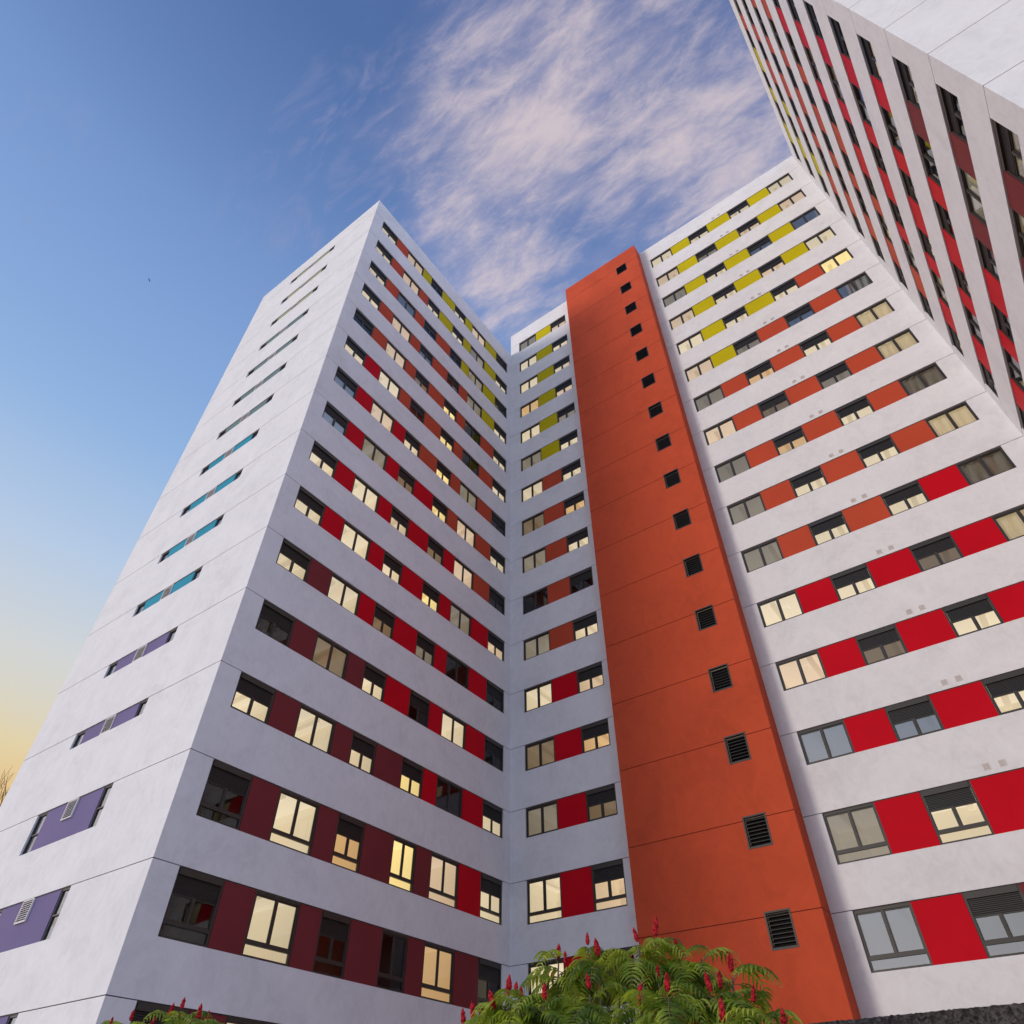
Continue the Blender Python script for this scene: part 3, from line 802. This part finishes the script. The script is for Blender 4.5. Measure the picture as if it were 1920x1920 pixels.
# clear air: paler towards the horizon and towards the west (-x)
t = mth('ADD', Zd, mth('ADD', mth('MULTIPLY', X, 0.16), mth('MULTIPLY', Y, -0.05)))
S_ = 1.0/BG
def cl(c): return tuple(x*S_ for x in c)
air = ramp(nt, t, [(0.0, (0.80, 0.62, 0.40)), (0.15, (0.80, 0.66, 0.48)), (0.30, (0.72, 0.74, 0.74)), (0.42, (0.52, 0.66, 0.87)), (0.56, (0.315, 0.505, 0.83)), (0.64, (0.265, 0.435, 0.78)), (0.70, (0.235, 0.390, 0.73)), (0.77, (0.195, 0.335, 0.66)), (0.84, (0.140, 0.250, 0.54)), (0.92, (0.095, 0.178, 0.42)), (1.0, (0.075, 0.145, 0.37))])
warm = mth('MULTIPLY', smooth(mth('MULTIPLY', X, -1.0), 0.50, 0.80), smooth(Zd, 0.50, 0.22))
glow = ramp(nt, Zd, [(0.0, (0.85, 0.42, 0.16)), (0.30, (0.92, 0.55, 0.17)), (0.36, (0.93, 0.74, 0.30)), (0.42, (0.84, 0.80, 0.58)), (0.5, (0.62, 0.68, 0.74))])
base = mixc(warm, air, glow)
# fill light: unseen sky behind the camera, made bright to lift the walls
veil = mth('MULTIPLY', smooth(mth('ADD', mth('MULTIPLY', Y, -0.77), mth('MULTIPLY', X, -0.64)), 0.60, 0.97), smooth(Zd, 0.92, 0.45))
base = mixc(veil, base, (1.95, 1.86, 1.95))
# bluish fill added to the unseen sky beyond the right tower
fill_east = mth('MULTIPLY', smooth(X, 0.34, 0.62), smooth(Zd, 0.97, 0.60))
base = mixc(fill_east, base, (1.00, 1.22, 1.70))
# clouds: a thin high layer, mapped on a plane overhead
px = mth('DIVIDE', X, zc); py = mth('DIVIDE', Y, zc)
cv = n('ShaderNodeCombineXYZ'); l(px, cv.inputs[0]); l(py, cv.inputs[1])
def cnoise(scale, rot, sx, sy, det, rough, dist, off=(0,0,0)):
    mp = n('ShaderNodeMapping'); mp.inputs['Rotation'].default_value = (0, 0, rot); mp.inputs['Scale'].default_value = (sx, sy, 1); mp.inputs['Location'].default_value = off
    l(cv.outputs[0], mp.inputs[0])
    q = n('ShaderNodeTexNoise'); q.inputs['Scale'].default_value = scale; q.inputs['Detail'].default_value = det; q.inputs['Roughness'].default_value = rough; q.inputs['Distortion'].default_value = dist
    l(mp.outputs[0], q.inputs['Vector']); return q.outputs[0]
def blob(cx, cy, rx, ry, rot, edge=0.0):
    mp = n('ShaderNodeMapping'); mp.vector_type = 'TEXTURE'
    mp.inputs['Location'].default_value = (cx, cy, 0); mp.inputs['Rotation'].default_value = (0, 0, rot); mp.inputs['Scale'].default_value = (rx, ry, 1)
    l(cv.outputs[0], mp.inputs[0])
    ln = n('ShaderNodeVectorMath'); ln.operation = 'LENGTH'; l(mp.outputs[0], ln.inputs[0])
    return smooth(ln.outputs['Value'], 1.0, edge)
def vmax(a, *r):
    for b in r: a = mth('MAXIMUM', a, b)
    return a
mask = vmax(blob(-0.04, 0.34, 0.62, 0.42, 0.75, 0.10), blob(-0.26, 0.44, 0.40, 0.28, 0.75, 0.05), mth('MULTIPLY', blob(-0.18, 0.20, 0.28, 0.20, 0.4, 0.0), 0.72), mth('MULTIPLY', blob(-0.31, 0.30, 0.22, 0.26, 0.4, 0.0), 0.9))
huge = cnoise(3.4, 0.75, 0.9, 1.5, 3, 0.5, 0.5, (7.3, 2.4, 0))
big = cnoise(6.5, 0.75, 0.75, 1.9, 10, 0.66, 0.5, (3.1, 1.7, 0))
fine = cnoise(17, -0.25, 0.8, 1.9, 9, 0.70, 0.35, (1.3, 4.2, 0))
# a lavender film with torn brighter streaks and puffs in it
veilc = mth('MULTIPLY', smooth(mth('MULTIPLY_ADD', mask, 0.55, mth('MULTIPLY_ADD', huge, 0.9, mth('MULTIPLY', big, 0.35))), 0.78, 1.40), 0.66)
dens = mth('ADD', mth('MULTIPLY', big, 0.48), mth('ADD', mth('MULTIPLY', fine, 0.42), mth('MULTIPLY', huge, 0.38)))
dens = mth('ADD', dens, mth('MULTIPLY_ADD', mask, 0.32, -0.32))
streak = mth('MULTIPLY', smooth(dens, 0.50, 0.80), 0.92)
cov = mth('SUBTRACT', 1.0, mth('MULTIPLY', mth('SUBTRACT', 1.0, veilc), mth('SUBTRACT', 1.0, streak)))
wisp = mth('MULTIPLY', smooth(cnoise(7, 0.5, 1.0, 3.0, 8, 0.65, 1.2), 0.46, 0.72), 0.62)
wm = vmax(blob(-0.82, -0.088, 0.09, 0.05, 0.2, 0.0), mth('MULTIPLY', blob(-0.67, -0.13, 0.12, 0.07, 0.6, 0.0), 0.5), blob(-0.36, 0.09, 0.24, 0.10, 0.1, 0.0), mth('MULTIPLY', blob(-0.42, 0.24, 0.34, 0.20, 0.6, 0.0), 0.8))
cov = mth('MAXIMUM', cov, mth('MULTIPLY', wisp, wm))
hi = smooth(dens, 0.40, 0.74)
ccol = mixc(hi, (0.36, 0.36, 0.60), (0.82, 0.69, 0.71))
full = mixc(mth('MULTIPLY', cov, 0.86), base, ccol)
# low gilded cloud bars in the west
bar = smooth(cnoise(1.1, 0.2, 0.5, 2.4, 5, 0.55, 0.5, (0.4, 0.2, 0)), 0.48, 0.62)
bar = mth('MULTIPLY', bar, mth('MULTIPLY', smooth(Zd, 0.42, 0.33), smooth(mth('MULTIPLY', X, -1.0), 0.55, 0.8)))
full = mixc(mth('MULTIPLY', bar, 0.55), full, (0.72, 0.42, 0.22))
scl = n('ShaderNodeVectorMath'); scl.operation = 'SCALE'; l(full, scl.inputs[0]); scl.inputs['Scale'].default_value = S_
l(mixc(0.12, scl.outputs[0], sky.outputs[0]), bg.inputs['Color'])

cd = bpy.data.cameras.new('camera'); cam = bpy.data.objects.new('camera', cd); COL.objects.link(cam)
cd.sensor_width = 36; cd.lens = 1279.43/1920*36; cd.clip_start = 0.1; cd.clip_end = 3000
cam.location = (0, 0, CAMZ)
cam.rotation_euler = (PI/2 + 0.77569665, 0, 0.6301849)
scene.camera = cam

scene.view_settings.view_transform = 'Standard'; scene.view_settings.look = 'None'
scene.view_settings.exposure = 0.0; scene.view_settings.gamma = 1.0
scene.render.engine = 'CYCLES'
scene.render.resolution_x = 1024; scene.render.resolution_y = 1024
scene.cycles.max_bounces = 8; scene.cycles.transparent_max_bounces = 12
